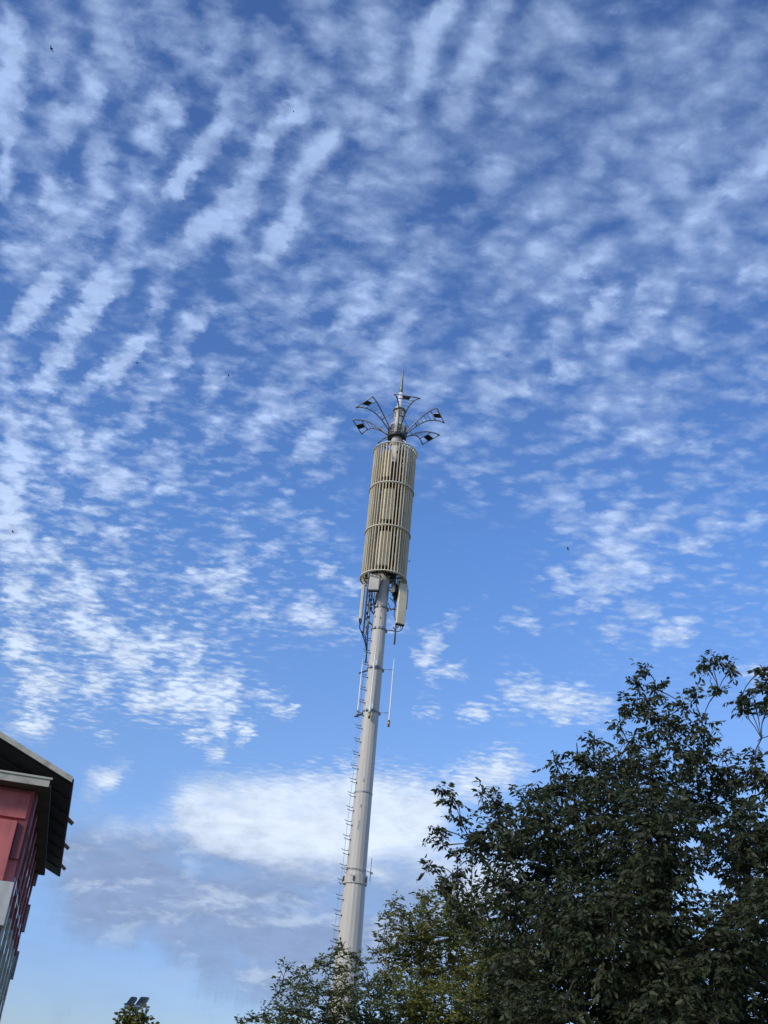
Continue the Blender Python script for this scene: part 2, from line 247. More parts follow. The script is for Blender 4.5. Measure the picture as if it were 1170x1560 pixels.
# ---------------------------------------------------------------- helpers
def ray(px, py):
    return (F_ * FPX + RT * (px - 585) + UP * (780 - py)).normalized()
def at_dist(px, py, hd):                       # point at a horizontal distance
    d = ray(px, py); return CAM + d * (hd / math.hypot(d.x, d.y))
def tag(o, label=None, cat=None, group=None, kind=None):
    if label: o['label'] = label
    if cat: o['category'] = cat
    if group: o['group'] = group
    if kind: o['kind'] = kind
    return o
def empty(name, loc, label, cat, group=None):
    o = bpy.data.objects.new(name, None); COL.objects.link(o); o.location = loc
    return tag(o, label, cat, group)
class MB:
    """collects shapes in world coordinates, links them as one mesh object"""
    def __init__(s): s.v = []; s.f = []; s.sm = []
    def add(s, vs, fs, smooth=False):
        b = len(s.v); s.v += [tuple(q) for q in vs]
        for f in fs: s.f.append([b + i for i in f]); s.sm.append(smooth)
    def box(s, c, ax, h):                      # centre, three unit axes, half sizes
        c = Vector(c); a, b, d = (Vector(q) for q in ax)
        vs = [c + a * (h[0] * i) + b * (h[1] * j) + d * (h[2] * k) for i in (-1, 1) for j in (-1, 1) for k in (-1, 1)]
        s.add(vs, [(0, 1, 3, 2), (4, 6, 7, 5), (0, 4, 5, 1), (2, 3, 7, 6), (0, 2, 6, 4), (1, 5, 7, 3)])
    def bevbox(s, c, ax, h, r=0.02):           # box with chamfered vertical edges and rim
        c = Vector(c); a, b, d = (Vector(q) for q in ax)
        out = []
        for (x, y) in ((1, 1), (-1, 1), (-1, -1), (1, -1)):
            p = [(x * (h[0]), y * (h[1] - r)), (x * (h[0] - r), y * h[1])]
            out += p if x * y > 0 else p[::-1]
        rings = []
        for (zz, k) in ((-h[2], r), (-h[2] + r, 0), (h[2] - r, 0), (h[2], r)):
            rings.append([c + a * (x * (1 - k / h[0])) + b * (y * (1 - k / h[1])) + d * zz for x, y in out])
        vs = [q for rr in rings for q in rr]; n = 8
        fs = [(i * n + j, i * n + (j + 1) % n, (i + 1) * n + (j + 1) % n, (i + 1) * n + j) for i in range(3) for j in range(n)]
        fs += [tuple(range(n))[::-1], tuple(range(3 * n, 4 * n))]
        s.add(vs, fs)
    def tube(s, pts, rad, n=8, cap=True, smooth=True):
        pts = [Vector(p) for p in pts]
        rad = rad if isinstance(rad, (list, tuple)) else [rad] * len(pts)
        t0 = (pts[1] - pts[0]).normalized()
        ref = Vector((0, 0, 1)) if abs(t0.z) < 0.9 else Vector((1, 0, 0))
        nx = t0.cross(ref).normalized(); vs = []
        for i, p in enumerate(pts):
            t = (pts[min(i + 1, len(pts) - 1)] - pts[max(i - 1, 0)]).normalized()
            nx = (nx - t * nx.dot(t)).normalized(); ny = t.cross(nx)
            vs += [p + (nx * math.cos(2 * math.pi * k / n) + ny * math.sin(2 * math.pi * k / n)) * rad[i] for k in range(n)]
        fs = [(i * n + k, i * n + (k + 1) % n, (i + 1) * n + (k + 1) % n, (i + 1) * n + k) for i in range(len(pts) - 1) for k in range(n)]
        if cap: fs += [tuple(range(n))[::-1], tuple(range((len(pts) - 1) * n, len(pts) * n))]
        s.add(vs, fs, smooth)
    def lathe(s, c, prof, n=16, smooth=False, ph=0.0):
        vs = [(c[0] + r * math.cos(2 * math.pi * k / n + ph), c[1] + r * math.sin(2 * math.pi * k / n + ph), z) for r, z in prof for k in range(n)]
        fs = [(i * n + k, i * n + (k + 1) % n, (i + 1) * n + (k + 1) % n, (i + 1) * n + k) for i in range(len(prof) - 1) for k in range(n)]
        s.add(vs, fs, smooth)
    def prism(s, poly, off):                   # planar polygon extruded by a vector
        n = len(poly); off = Vector(off)
        vs = [Vector(p) for p in poly] + [Vector(p) + off for p in poly]
        s.add(vs, [tuple(range(n))[::-1], tuple(range(n, 2 * n))] + [(i, (i + 1) % n, n + (i + 1) % n, n + i) for i in range(n)])
    def build(s, name, mat, parent=None, label=None):
        o0 = Vector((0, 0, 0))
        if parent is not None:
            p = parent
            while p is not None: o0 = o0 + p.location; p = p.parent
        me = bpy.data.meshes.new(name)
        me.from_pydata([tuple(Vector(v) - o0) for v in s.v], [], s.f); me.update()
        me.polygons.foreach_set('use_smooth', s.sm)
        import bmesh
        bm = bmesh.new(); bm.from_mesh(me); bmesh.ops.recalc_face_normals(bm, faces=bm.faces); bm.to_mesh(me); bm.free()
        me.materials.append(mat)
        o = bpy.data.objects.new(name, me); COL.objects.link(o)
        if parent is not None: o.parent = parent
        if label: o['label'] = label
        return o

# ---------------------------------------------------------------- materials
def mat(name, col, rough=0.6, metal=0.0, var=0.12, scale=6.0, col2=None, spec=0.4, stretch=(1, 1, 1), bump=0.0):
    m = bpy.data.materials.new(name); m.use_nodes = True
    t = m.node_tree; t.nodes.clear(); N = NT(t)
    tcn = N.n('ShaderNodeTexCoord'); mp = N.n('ShaderNodeMapping'); N.l(tcn.outputs['Object'], mp.inputs[0]); mp.inputs['Scale'].default_value = stretch
    nz = N.noise(mp.outputs[0], scale, 5, 0.6).outputs['Fac']
    c2 = col2 or tuple(c * (1 - 3.0 * var) for c in col)
    cc = N.ramp(nz, [(0.34, c2), (0.52, col), (0.7, tuple(min(1, c * (1 + var)) for c in col))])
    b = N.n('ShaderNodeBsdfPrincipled'); N.l(cc, b.inputs['Base Color'])
    b.inputs['Roughness'].default_value = rough; b.inputs['Metallic'].default_value = metal; b.inputs['Specular IOR Level'].default_value = spec
    if bump:
        bp = N.n('ShaderNodeBump'); bp.inputs['Strength'].default_value = bump; bp.inputs['Distance'].default_value = 0.02
        N.l(N.noise(mp.outputs[0], scale * 5, 4, 0.6).outputs['Fac'], bp.inputs['Height']); N.l(bp.outputs[0], b.inputs['Normal'])
    N.l(b.outputs[0], N.n('ShaderNodeOutputMaterial').inputs[0])
    return m
MT = {}
MT['pole'] = mat('tower_paint', (.54, .51, .45), 0.5, 0, .06, 3.0, stretch=(2.2, 2.2, .14), spec=.35, col2=(.47, .45, .40))
MT['beige'] = mat('screen_paint', (.70, .60, .40), 0.55, 0, .10, 5.0, stretch=(1, 1, .12), col2=(.54, .46, .31))
MT['hoop'] = mat('hoop_paint', (.66, .62, .50), 0.5, 0, .06)
MT['antenna'] = mat('antenna_shell', (.62, .56, .40), 0.45, 0, .05, 2.0)
MT['shell'] = mat('grey_shell', (.50, .48, .42), 0.45, 0, .05, 2.0)
MT['dark'] = mat('dark_steel', (.055, .055, .06), 0.5, .3, .15)
MT['galv'] = mat('galvanised', (.28, .30, .32), 0.45, .5, .12, 9)
MT['blade'] = mat('lattice_paint', (.26, .26, .26), 0.4, .3, .1)
MT['spire'] = mat('spire_paint', (.26, .27, .25), 0.4, .3, .08)
MT['solar'] = mat('solar_cell', (.018, .02, .02), 0.25, 0, .2)
MT['white'] = mat('fibreglass', (.72, .73, .74), 0.35, 0, .03)
MT['brass'] = mat('brass', (.33, .25, .10), 0.4, .7, .1)
MT['cable'] = mat('black_cable', (.02, .02, .025), 0.6, 0, .2)
MT['red'] = mat('red_render', (.56, .155, .15), 0.75, 0, .08, 2.4, stretch=(1, 1, .5), bump=.1)
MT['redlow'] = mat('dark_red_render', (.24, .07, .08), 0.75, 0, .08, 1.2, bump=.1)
MT['grey'] = mat('grey_render', (.34, .34, .33), 0.8, 0, .08, 1.5, stretch=(1, 1, .4), bump=.1)
MT['pale'] = mat('pale_render', (.52, .52, .49), 0.8, 0, .09, 2.5, stretch=(1, 1, .3), bump=.1)
MT['fascia'] = mat('fascia_board', (.46, .44, .36), 0.7, 0, .10, 3, bump=.1)
MT['soffit'] = mat('soffit', (.11, .10, .09), 0.8, 0, .1, 2)
MT['roof'] = mat('roof_sheet', (.05, .052, .06), 0.6, .2, .15, 2)
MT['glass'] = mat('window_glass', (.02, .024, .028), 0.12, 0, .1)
MT['wood'] = mat('bracket_wood', (.20, .13, .09), 0.8, 0, .15, 5)
MT['bark'] = mat('bark', (.055, .045, .035), 0.9, 0, .2, 8, stretch=(1, 1, .3), bump=.4)
MT['bird'] = mat('bird_feather', (.02, .02, .022), 0.7, 0, .1)

# ---------------------------------------------------------------- ground
g = MB(); S = 900
g.add([(-S, -S, 0), (S, -S, 0), (S, S, 0), (-S, S, 0)], [(0, 1, 2, 3)])
gm = mat('ground_grass', (.07, .085, .04), 0.95, 0, .2, .35, col2=(.12, .105, .075), bump=.5)
tag(g.build('ground', gm), kind='structure')
pv = MB(); pv.add([(-7, -6, .004), (9, -6, .004), (9, 12, .004), (-7, 12, .004)], [(0, 1, 2, 3)])
tag(pv.build('pavement', mat('concrete_paving', (.30, .29, .27), .9, 0, .1, 1.5, bump=.3)), kind='structure')

# ---------------------------------------------------------------- telecom tower
TX, TY = 0.287, 45.0
T = empty('telecom_tower', (TX, TY, 0), 'tall pale grey telecom pole with beige slatted antenna cage, petal ornaments and spire', 'telecom tower')
Z = Vector((0, 0, 1))
def P(r, a, z):      # polar about the pole; a = 0 faces the camera, positive to the picture's right
    return Vector((TX + r * math.sin(a), TY - r * math.cos(a), z))
def radial(a): return Vector((math.sin(a), -math.cos(a), 0))
def tang(a): return Vector((math.cos(a), math.sin(a), 0))
c0 = (TX, TY, 0)
def prad(z):         # radius of the tapering shaft
    for (z0, r0), (z1, r1) in zip(PR, PR[1:]):
        if z <= z1: return r0 + (r1 - r0) * (z - z0) / (z1 - z0)
    return PR[-1][1]
PR = [(0, .66), (10.0, .452), (10.05, .425), (13.6, .385), (13.62, .38), (17.2, .36), (21.3, .325), (24.0, .30), (32, .24)]
m = MB(); m.lathe(c0, [(0, 0)] + [(prad(z), z) for z in (0, 5, 10.0)] + [(prad(z), z) for z in (10.05, 13.6, 17.2, 21.3, 24, 28, 31.6)] + [(0, 31.6)], 18, ph=.1)
shaft = m.build('shaft', MT['pole'], T)
m = MB()
m.lathe(c0, [(.40, 13.585), (.402, 13.60), (.402, 13.635), (.38, 13.65)], 18, ph=.1); m.build('weld_seam', MT['galv'], T)
m = MB(); m.lathe(c0, [(.66, 0), (.95, 0), (.95, .06), (.67, .07)], 24, True)
for k in range(16):
    a = k * math.pi / 8; m.lathe(P(.82, a, 0), [(.03, .06), (.03, .14), (0, .14)], 6)
m.build('base_flange', MT['galv'], T)
# bolted collar at the lower joint
m = MB(); m.lathe(c0, [(.452, 9.86), (.505, 9.86), (.505, 10.22), (.43, 10.24)], 18, ph=.1); col = m.build('joint_collar', MT['pole'], T)
for a in (-1.15, -.15, .95, 2.2, 3.4, 4.4):
    m = MB(); m.box(P(.52, a, 10.03), (radial(a), tang(a), Z), (.03, .028, .10)); m.build('collar_bolt', MT['dark'], col)
# thin frame with a short rod by the collar
m = MB()
ring = [P(.50 if abs(q) < 3 else .5, q * .3, 10.38 - .02 * q) for q in range(-4, 5)]
m.tube([P(.52, -1.35, 10.5), P(.50, -.6, 10.44), P(.47, 0.0, 10.42), P(.52, .7, 10.40), P(.60, 1.25, 10.38), P(.66, 1.5, 10.36)], .014, 6)
m.tube([P(.52, -1.2, 10.30), P(.50, -.5, 10.16), P(.5, -.3, 10.12)], .012, 6)
m.box(P(.64, 1.45, 10.37), (radial(1.45), tang(1.45), Z), (.06, .035, .045))
m.build('clamp_frame', MT['galv'], T)
m = MB(); m.tube([P(.60, 1.5, 10.05), P(.60, 1.5, 10.98)], .016, 6); m.build('short_rod', MT['galv'], T)
# small holes and rust marks down the shaft
for a, z, h in ((-.12, 14.1, .07), (-.15, 13.0, .06), (-.22, 12.2, .18), (.05, 21.75, .05), (-.1, 22.55, .05), (-.75, 21.8, .05)):
    m = MB(); m.box(P(prad(z) + .004, a, z), (tang(a), radial(a), Z), (.022, .012, h)); m.build('inspection_plug', MT['galv'], T)
# step bolts in two staggered columns up the left flank, with the fall-arrest cable
m0 = []
k = 0
z = 2.6
while z < 21.1:
    for s_ in (0, 1):
        zz = z + (.22 if s_ else 0)
        a = -1.75 if s_ else -1.02
        r0 = prad(zz)
        d = radial(a) if s_ == 0 else radial(a)
        q = MB()
        out = .30
        q.tube([P(r0 - .03, a, zz), P(r0, a, zz), P(r0 + .05, a, zz - .015), P(r0 + .05, a, zz) + Vector((-out * .62, -.02, .015)), P(r0 + .05, a, zz) + Vector((-out * .8, -.02, .055))],
               .013, 6)
        q.tube([P(r0 - .01, a, zz), P(r0 + .035, a, zz)], .026, 6)
        q.build('step_bolt', MT['dark'], T)
        k += 1
    z += .60
m = MB(); pts = [P(prad(zz) + .15, -1.52, zz) for zz in [.3] + list(np.arange(2, 21.5, 1.2))]
m.tube(pts, .008, 5); m.build('safety_cable', MT['galv'], T)

# whip antennas
def whip(ax, ay, z0, z1, rr=.034):
    q = MB(); b = Vector((ax, ay, 0))
    q.tube([b + Z * z0, b + Z * (z0 + .3)], .05, 10); base = q.build('whip_antenna', MT['brass'], T)
    q = MB(); q.tube([b + Z * (z0 + .3), b + Z * (z0 + .32), b + Z * (z1 - .7), b + Z * z1], [.045, rr, rr * .9, .014], 8); q.build('antenna_rod', MT['white'], base)
    return b
def clamp(z, arms, mat_='galv', w=.035):
    r = prad(z)
    q = MB(); q.lathe(c0, [(r - .01, z - w), (r + .03, z - w), (r + .03, z + w), (r - .01, z + w)], 18, ph=.1)
    for a in (-.62, .42, 1.9, 3.4): q.box(P(r + .05, a, z), (radial(a), tang(a), Z), (.035, .05, .05))
    o = q.build('band_clamp', MT[mat_], T)
    for (p0, p1, rr) in arms:
        q = MB(); q.tube([p0, p1], rr, 6); q.build('arm', MT['galv'], o)
    return o
f1 = P(.50, -.13, 0); wa = whip(f1.x, f1.y, 16.8, 20.25)
rX = P(.84, 1.38, 0); wb = whip(rX.x, rX.y, 16.62, 19.85)
lX = P(.60, -1.42, 0); wc = whip(lX.x, lX.y, 16.95, 19.7)
for zc_ in (19.3, 17.25):
    clamp(zc_, [(P(prad(zc_), 1.3, zc_), Vector((wb.x, wb.y, zc_ + .0)), .014)])
    q = MB(); q.box(P(.44, -.13, zc_ + .06), (tang(-.13), radial(-.13), Z), (.075, .035, .10)); q.box(P(.5, .03, zc_ + .12), (tang(0), radial(0), Z), (.03, .03, .12))
    q.build('rod_bracket', MT['white'], T)
    q = MB(); q.tube([P(prad(zc_), -1.3, zc_ - .12), P(.72, -1.45, zc_ - .3)], .035, 6); q.build('side_bracket', MT['dark'], T)

# sector antennas hanging below the cage, with their pipes, jumpers and brackets
def sector(a, r, zb, zt, w, d, face, name='panel_antenna', tilt=0.0, pipe_low=.0, mt='antenna'):
    c = P(r, a, (zb + zt) / 2)
    fx = Vector((math.cos(face), math.sin(face), 0)); fy = Vector((math.sin(face), -math.cos(face), 0))
    up = (Z + fy * tilt).normalized()
    q = MB(); q.bevbox(c, (fx, fy, up), (w / 2, d / 2, (zt - zb) / 2), .03); o = q.build(name, MT[mt], T)
    q = MB(); q.box(c - up * ((zt - zb) / 2 + .02), (fx, fy, up), (w / 2 - .01, d / 2 - .01, .02)); q.build('end_cap', MT['dark'], o)
    for k in range(4 if name != 'inner_antenna' else 0):
        p0 = c - up * ((zt - zb) / 2 + .03) + fx * (w * (-.32 + .21 * k)) - fy * .02
        q = MB(); q.tube([p0, p0 - Z * .12], .022, 6); q.build('connector', MT['galv'], o)
    return c, fx, fy, up, o
# right panel
c, fx, fy, up, o = sector(1.36, .98, 21.55, 23.62, .44, .17, .35, tilt=.03)
q = MB(); q.tube([c - fy * .2 - fx * .12 - Z * 2.0, c - fy * .2 - fx * .12 + Z * 1.25], .042, 8); q.build('mount_pipe', MT['galv'], T)
for zz in (22.35, 21.25):
    clamp(zz, [(P(prad(zz) - .02, 1.25, zz), Vector((c.x, c.y, zz)) - fy * .2 - fx * .12, .03)], 'galv', .05)
q = MB(); b0 = c - Z * 1.06
q.tube([b0 + fx * .12, b0 + fx * .13 - Z * .16, b0 + fx * .02 - Z * .32, b0 - fx * .12 - fy * .1 - Z * .33, b0 - fx * .25 - fy * .2 - Z * .1], .022, 6)
q.tube([b0 - fx * .05, b0 - fx * .1 - Z * .2, b0 - fx * .3 - fy * .1 + Z * .5, b0 - fx * .33 + Z * 1.0, P(.4, 1.3, 22.9)], .02, 6)
q.tube([P(.34, 1.2, 22.6), P(.5, 1.35, 22.25), P(.7, 1.4, 22.45), c - fy * .25 - fx * .2 + Z * .4], .018, 6)
q.build('jumper_cable', MT['cable'], T)
q = MB(); q.box(c + fx * .27 - fy * .12 + Z * .35, (fx, fy, Z), (.03, .09, .5)); q.build('filter_box', MT['galv'], T)
# left panel, seen from its side
c, fx, fy, up, o = sector(-1.52, .90, 21.62, 23.42, .40, .15, -1.62)
q = MB(); q.tube([c - fy * .2 - Z * 1.5, c - fy * .2 + Z * 1.2], .04, 8); q.build('mount_pipe', MT['galv'], T)
q = MB(); q.tube([c - fy * .2, P(.3, -1.5, c.z - .5)], .03, 6); q.tube([c - fy * .2 - Z * .75, P(.3, -1.4, c.z - 1.1)], .03, 6); q.build('mount_arm', MT['dark'], T)
rng = random.Random(3)
q = MB()
for k in range(9):
    a0 = -1.25 - .10 * k
    top = P(.48 + .04 * (k % 4), a0, 23.9)
    pts = [top] + [P(.50 + .10 * rng.random(), -1.30 - .25 * rng.random(), 23.5 - .45 * j) for j in range(1, 5)] + [P(.50, -1.45 - .02 * k, 21.0), P(.47, -1.5 - .03 * k, 20.3), P(.45, -1.5 - .03 * k, 19.6)]
    q.tube(pts, .020 + .006 * (k % 3), 6)
for k in range(3):
    b0 = c - Z * 1.02 + fx * (.1 * (k - 1))
    q.tube([b0, b0 - Z * .25, P(.60, -1.5, 20.9 - .15 * k), P(.48, -1.5, 20.2)], .022, 6)
q.build('feeder_bundle', MT['cable'], T)
q = MB(); q.tube([P(.62, -1.02, 23.2), P(.56, -1.12, 22.4)], .05, 8); q.tube([P(.57, -1.1, 22.5), P(.57, -1.25, 20.9)], .05, 8); q.build('conduit', MT['galv'], T)
for k in range(9):
    q = MB(); q.box(P(.52 + .1 * rng.random(), -1.0 - .5 * rng.random(), 21.3 + .22 * k), (tang(-1.2), radial(-1.2), Z), (.05 + .03 * rng.random(), .06, .05)); q.build('cable_clip', MT['dark'], T)
# radio unit hanging in front, radios and splitter on the right behind it
c, fx, fy, up, o = sector(-.62, .70, 22.95, 23.85, .50, .20, -.18, 'radio_unit', tilt=-.10, mt='shell')
q = MB(); b0 = c - Z * .48
for k in range(4):
    q.tube([b0 + fx * (-.15 + .1 * k), b0 + fx * (-.15 + .1 * k) - Z * (.15 + .05 * k), P(.5, -1.0 + .1 * k, 22.75 - .1 * k), P(.42, -.9, 22.3)], .018, 6)
q.tube([c + fx * .26 + Z * .35, c + fx * .40 + Z * .15, c + fx * .27 - Z * .2, c + fx * .2 - Z * .8, c + fx * .12 - Z * 1.15], .02, 6)
q.tube([c + Z * .5 + fx * .1, c + fx * .34 + Z * .62, P(.3, .1, 24.0)], .03, 6)
q.build('jumper_cable', MT['cable'], T)
for (a, r, zz) in ((1.05, .62, 23.3), (1.75, .66, 23.2)):
    q = MB(); fx = tang(a); q.box(P(r, a, zz), (fx, radial(a), Z), (.15, .09, .26))
    for k in range(6): q.box(P(r + .10, a, zz) + fx * (-.13 + .052 * k), (fx, radial(a), Z), (.008, .03, .24))
    for k in range(4): q.tube([P(r, a, zz - .26) + fx * (-.12 + .08 * k), P(r, a, zz - .42) + fx * (-.12 + .08 * k)], .024, 6)
    q.build('remote_radio', MT['dark'], T)

# slatted cage
CR, CZ0, CZ1 = 1.04, 23.80, 31.10
cage = MB(); NS = 42
for k in range(NS):
    a = 2 * math.pi * k / NS
    aj = a + random.uniform(-.006, .006)
    cage.box(P(CR + random.uniform(-.008, .008), aj, (CZ0 + CZ1) / 2 + random.uniform(-.02, .02)), (tang(aj + random.uniform(-.12, .12)), radial(aj), Z), (.017, .050, (CZ1 - CZ0) / 2))
cage = cage.build('cage_screen', MT['beige'], T)
def hoop(z, r, rr=.03, parent=cage):
    q = MB(); n = 48
    for s_ in range(1):
        vs = []; fs = []
        for k in range(n):
            a = 2 * math.pi * k / n
            for j in range(8):
                b = 2 * math.pi * j / 8; vs.append(P(r + rr * math.cos(b), a, z + rr * 1.1 * math.sin(b)))
        for k in range(n):
            for j in range(8): fs.append((k * 8 + j, k * 8 + (j + 1) % 8, ((k + 1) % n) * 8 + (j + 1) % 8, ((k + 1) % n) * 8 + j))
        q.add(vs, fs, True)
    return q.build('hoop', MT['hoop'], parent)
for zz in (CZ0 + .03, 26.28, 28.72, CZ1 - .03): hoop(zz, CR + .075)
for zz in (CZ0 + .10, 26.33, 28.77, CZ1 - .10): hoop(zz, CR - .085, .035)
q = MB()
for zz in (23.95, 26.25, 28.7, 31.0):
    for k in range(6):
        a = .3 + k * math.pi / 3; q = MB(); q.tube([P(.2, a, zz), P(CR - .05, a, zz)], .035, 6); q.build('spoke', MT['dark'], cage)
# inside the cage: three tiers of sector antennas, radios and cable looms
for (zb, zt) in ((24.15, 26.0), (26.65, 28.4), (29.1, 30.7)):
    for a in (-.14, 1.35, 2.7, -1.75):
        if zb > 29 and a == -.14: a = -.45
        sector(a, .90, zb, zt, .52, .12, a, 'inner_antenna')
    for a in (2.0, 2.9):
        q = MB(); q.bevbox(P(.62, a, (zb + zt) / 2 - .1), (tang(a), radial(a), Z), (.2, .12, .45), .02); q.build('inner_radio', MT['galv'], T)
q = MB()
for k in range(16):
    a = .55 + .25 * math.sin(k * 1.7) + (2.1 if k % 4 == 0 else 0) - (1.7 if k % 5 == 0 else 0)
    pts = [P(.45 + .28 * rng.random(), a + .22 * (rng.random() - .5), 23.9 + 7.2 * j / 12) for j in range(13)]
    q.tube(pts, .035, 6)
q.build('cage_loom', MT['cable'], T)
q = MB()
for k in range(14):
    a = .45 + .35 * rng.random(); z0 = 24 + .5 * k
    q.tube([P(.74, a, z0), P(.86, a + .1, z0 + .35), P(.80, a + .25 * (rng.random() - .5), z0 + .9), P(.6, a, z0 + 1.1)], .035, 6)
q.tube([P(.82, .62, 24.0), P(.82, .62, 31.2)], .05, 8)
q.build('bright_conduit', MT['shell'], T)
for pr in ([(.25, 24.1), (.66, 24.2), (.70, 25.2), (.64, 25.95), (.25, 26.0)], [(.25, 26.45), (.66, 26.5), (.70, 27.6), (.62, 28.4), (.25, 28.5)], [(.25, 28.9), (.68, 29.0), (.66, 30.2), (.25, 30.3)]):
    q = MB(); q.lathe(c0, pr, 10); q.build('dark_filler_core', MT['dark'], T)  # made-up dark drums, added to hide the far slats and darken the gaps

# head of the tower: neck, bolted hub, turret, upper mast and spire
q = MB(); q.lathe(c0, [(0, 31.5), (.27, 31.5), (.27, 32.05), (.24, 32.1)], 20, True); q.build('neck', MT['pole'], T)
q = MB(); q.lathe(c0, [(.24, 32.02), (.44, 32.04), (.46, 32.12), (.46, 32.72), (.42, 32.78), (.25, 32.80)], 24, True); hub = q.build('hub', MT['pole'], T)
q = MB(); q.lathe(c0, [(.20, 32.0), (.485, 32.0), (.49, 32.13), (.40, 32.14)], 24); q.build('hub_rim', MT['dark'], hub)
for k in range(8):
    a = k * math.pi / 4 + .13
    q = MB()
    for i in (-1, 0, 1): q.box(P(.475, a, 32.40) + tang(a) * (.09 * i), (tang(a), radial(a), Z), (.013, .02, .25))
    for j in (-1, 0, 1): q.box(P(.480, a, 32.40 + .21 * j), (tang(a), radial(a), Z), (.11, .018, .014))
    q.build('hub_grille', MT['blade'], hub)
q = MB(); q.lathe(c0, [(.25, 32.7), (.22, 33.3), (.22, 33.75), (.27, 33.78), (.27, 33.86), (.0, 33.9)], 20, True)
for k in range(6): q.box(P(.24, k * 1.05, 33.5), (tang(k * 1.05), radial(k * 1.05), Z), (.035, .02, .2))
q.build('turret', MT['pole'], T)
q = MB(); q.lathe(c0, [(.24, 33.74), (.33, 33.76), (.33, 33.82), (.2, 33.84)], 20); q.build('turret_cap', MT['blade'], T)
q = MB(); q.lathe(c0, [(.13, 33.85), (.12, 34.9), (.0, 34.9)], 16, True); q.build('upper_mast', MT['white'], T)
q = MB(); q.lathe(c0, [(.0, 34.86), (.105, 34.88), (.085, 35.3), (.035, 36.3), (.0, 36.65)], 10, True); q.build('spire', MT['spire'], T)

# six petal-shaped lattice blades, each with a small solar panel near its tip
def petal(a):
    def C(t):        # centre line: rises from the hub and bows outwards
        r = .44 + 1.86 * t; zz = 32.22 + 1.04 * math.sin(t * math.pi * .58) - .14 * t * t
        return r, zz
    def Wd(t): return .07 + .10 * t + .50 * t ** 2.2
    def pt(t, s_, dz=0.0):
        r, zz = C(t); return P(r, a, zz + dz) + tang(a) * (Wd(t) * s_)
    q = MB(); ts = [i / 14 for i in range(15)]
    for s_ in (-1, 1): q.tube([pt(t, s_) for t in ts], .034, 6)
    q.tube([pt(1.0, -1.02), pt(1.0, 1.02)], .030, 6)
    fr = q.build('petal', MT['blade'], T)
    q = MB()
    for t in (.36, .46, .56, .66, .77): q.tube([pt(t, -1), pt(t, 1)], .013, 5)
    q.tube([pt(.30, -1.1), pt(.30, 1.1)], .035, 6)
    q.tube([pt(.30, 0), P(.24, a, 33.55)], .018, 5)
    q.tube([pt(.77, -.28), pt(1, -.24)], .010, 5); q.tube([pt(.77, .28), pt(1, .24)], .010, 5)
    q.build('rung', MT['galv'], fr)
    q = MB(); p0, p1, p2, p3 = pt(.80, -.38, -.02), pt(.80, .38, -.02), pt(.985, .30, -.02), pt(.985, -.30, -.02)
    q.prism([p0, p1, p2, p3], (0, 0, .035)); q.build('solar_panel', MT['solar'], fr)
    q = MB()
    q.tube([pt(.79, -.42), pt(.79, -1)], .022, 5); q.tube([pt(.79, .42), pt(.79, 1)], .022, 5)
    q.build('panel_bracket', MT['white'], fr)
for k in range(6): petal(R(7.5) + k * math.pi / 3)

# ---------------------------------------------------------------- red apartment block at the left edge
W0 = at_dist(54, 1206, 36.0); WZ = W0.z
Ud = ray(45, 1656); Ud.z = 0; Ud.normalize(); Vd = Vector((-Ud.y, Ud.x, 0))      # Ud along the building away from us, Vd along the gable to the left
BO = Vector((W0.x, W0.y, 0))
def B(u, v, z): return BO + Ud * u + Vd * v + Z * z
AX = (Ud, Vd, Z)
bl = empty('apartment_block', BO, 'red and grey apartment block with dark pitched roof at the left edge', 'building')
LEN, WID = 15.6, 14.0
def bbox(mb, u0, u1, v0, v1, z0, z1): mb.box(B((u0 + u1) / 2, (v0 + v1) / 2, (z0 + z1) / 2), AX, ((u1 - u0) / 2, (v1 - v0) / 2, (z1 - z0) / 2))
ZR = 6.95           # above this the walls are red
q = MB(); bbox(q, 0.4, LEN, 0.0, WID, 0, ZR); q.build('wall', MT['grey'], bl, 'grey lower wall')
q = MB(); bbox(q, 0.0, LEN, 0.003, WID, ZR, WZ); q.build('wall', MT['red'], bl, 'red upper wall')
# flat slab over the top floor with a pale edge board on the gable end
q = MB(); bbox(q, -.78, LEN + .1, -.47, WID + .47, WZ + .002, WZ + .10); q.build('soffit_slab', MT['soffit'], bl)
q = MB(); bbox(q, -.86, -.782, -.40, WID + .4, WZ + .01, WZ + .30)
bbox(q, -.90, -.862, -.46, WID + .4, WZ + .24, WZ + .30); q.build('edge_board', MT['fascia'], bl)
# pitched roof
EZ = WZ + .32; sl_ = .42; RU0, RU1 = -.84, 17.4; EV = -1.05; MIDV = WID / 2
ridge = EZ + (MIDV - EV) * sl_
q = MB()
th = .10
for sgn in (1, -1):
    e = (lambda v: v) if sgn == 1 else (lambda v: WID - v)
    q.prism([B(RU0, e(EV), EZ), B(RU0, e(MIDV), ridge), B(RU0, e(MIDV), ridge + th), B(RU0, e(EV), EZ + th)], Ud * (RU1 - RU0))
roof = q.build('roof', MT['roof'], bl)
q = MB(); n = 8
for i in range(n):      # sheet overlaps, seen on the underside as faint cross lines
    u = RU0 + .5 + i * (RU1 - RU0 - .6) / n
    q.prism([B(u, EV + .05, EZ - .03), B(u, MIDV - .1, EZ - .03 + (MIDV - .15 - EV) * sl_), B(u, MIDV - .1, EZ - .006 + (MIDV - .15 - EV) * sl_), B(u, EV + .05, EZ + .015)], Ud * .06)
q.build('rafter', MT['roof'], roof)
q = MB()
for sgn in (1, -1):
    e = (lambda v: v) if sgn == 1 else (lambda v: WID - v)
    q.prism([B(RU0 - .05, e(EV - .02), EZ - .06), B(RU0 - .05, e(MIDV), ridge - .06), B(RU0 - .05, e(MIDV), ridge + .12), B(RU0 - .05, e(EV - .02), EZ + .12)], Ud * .045)
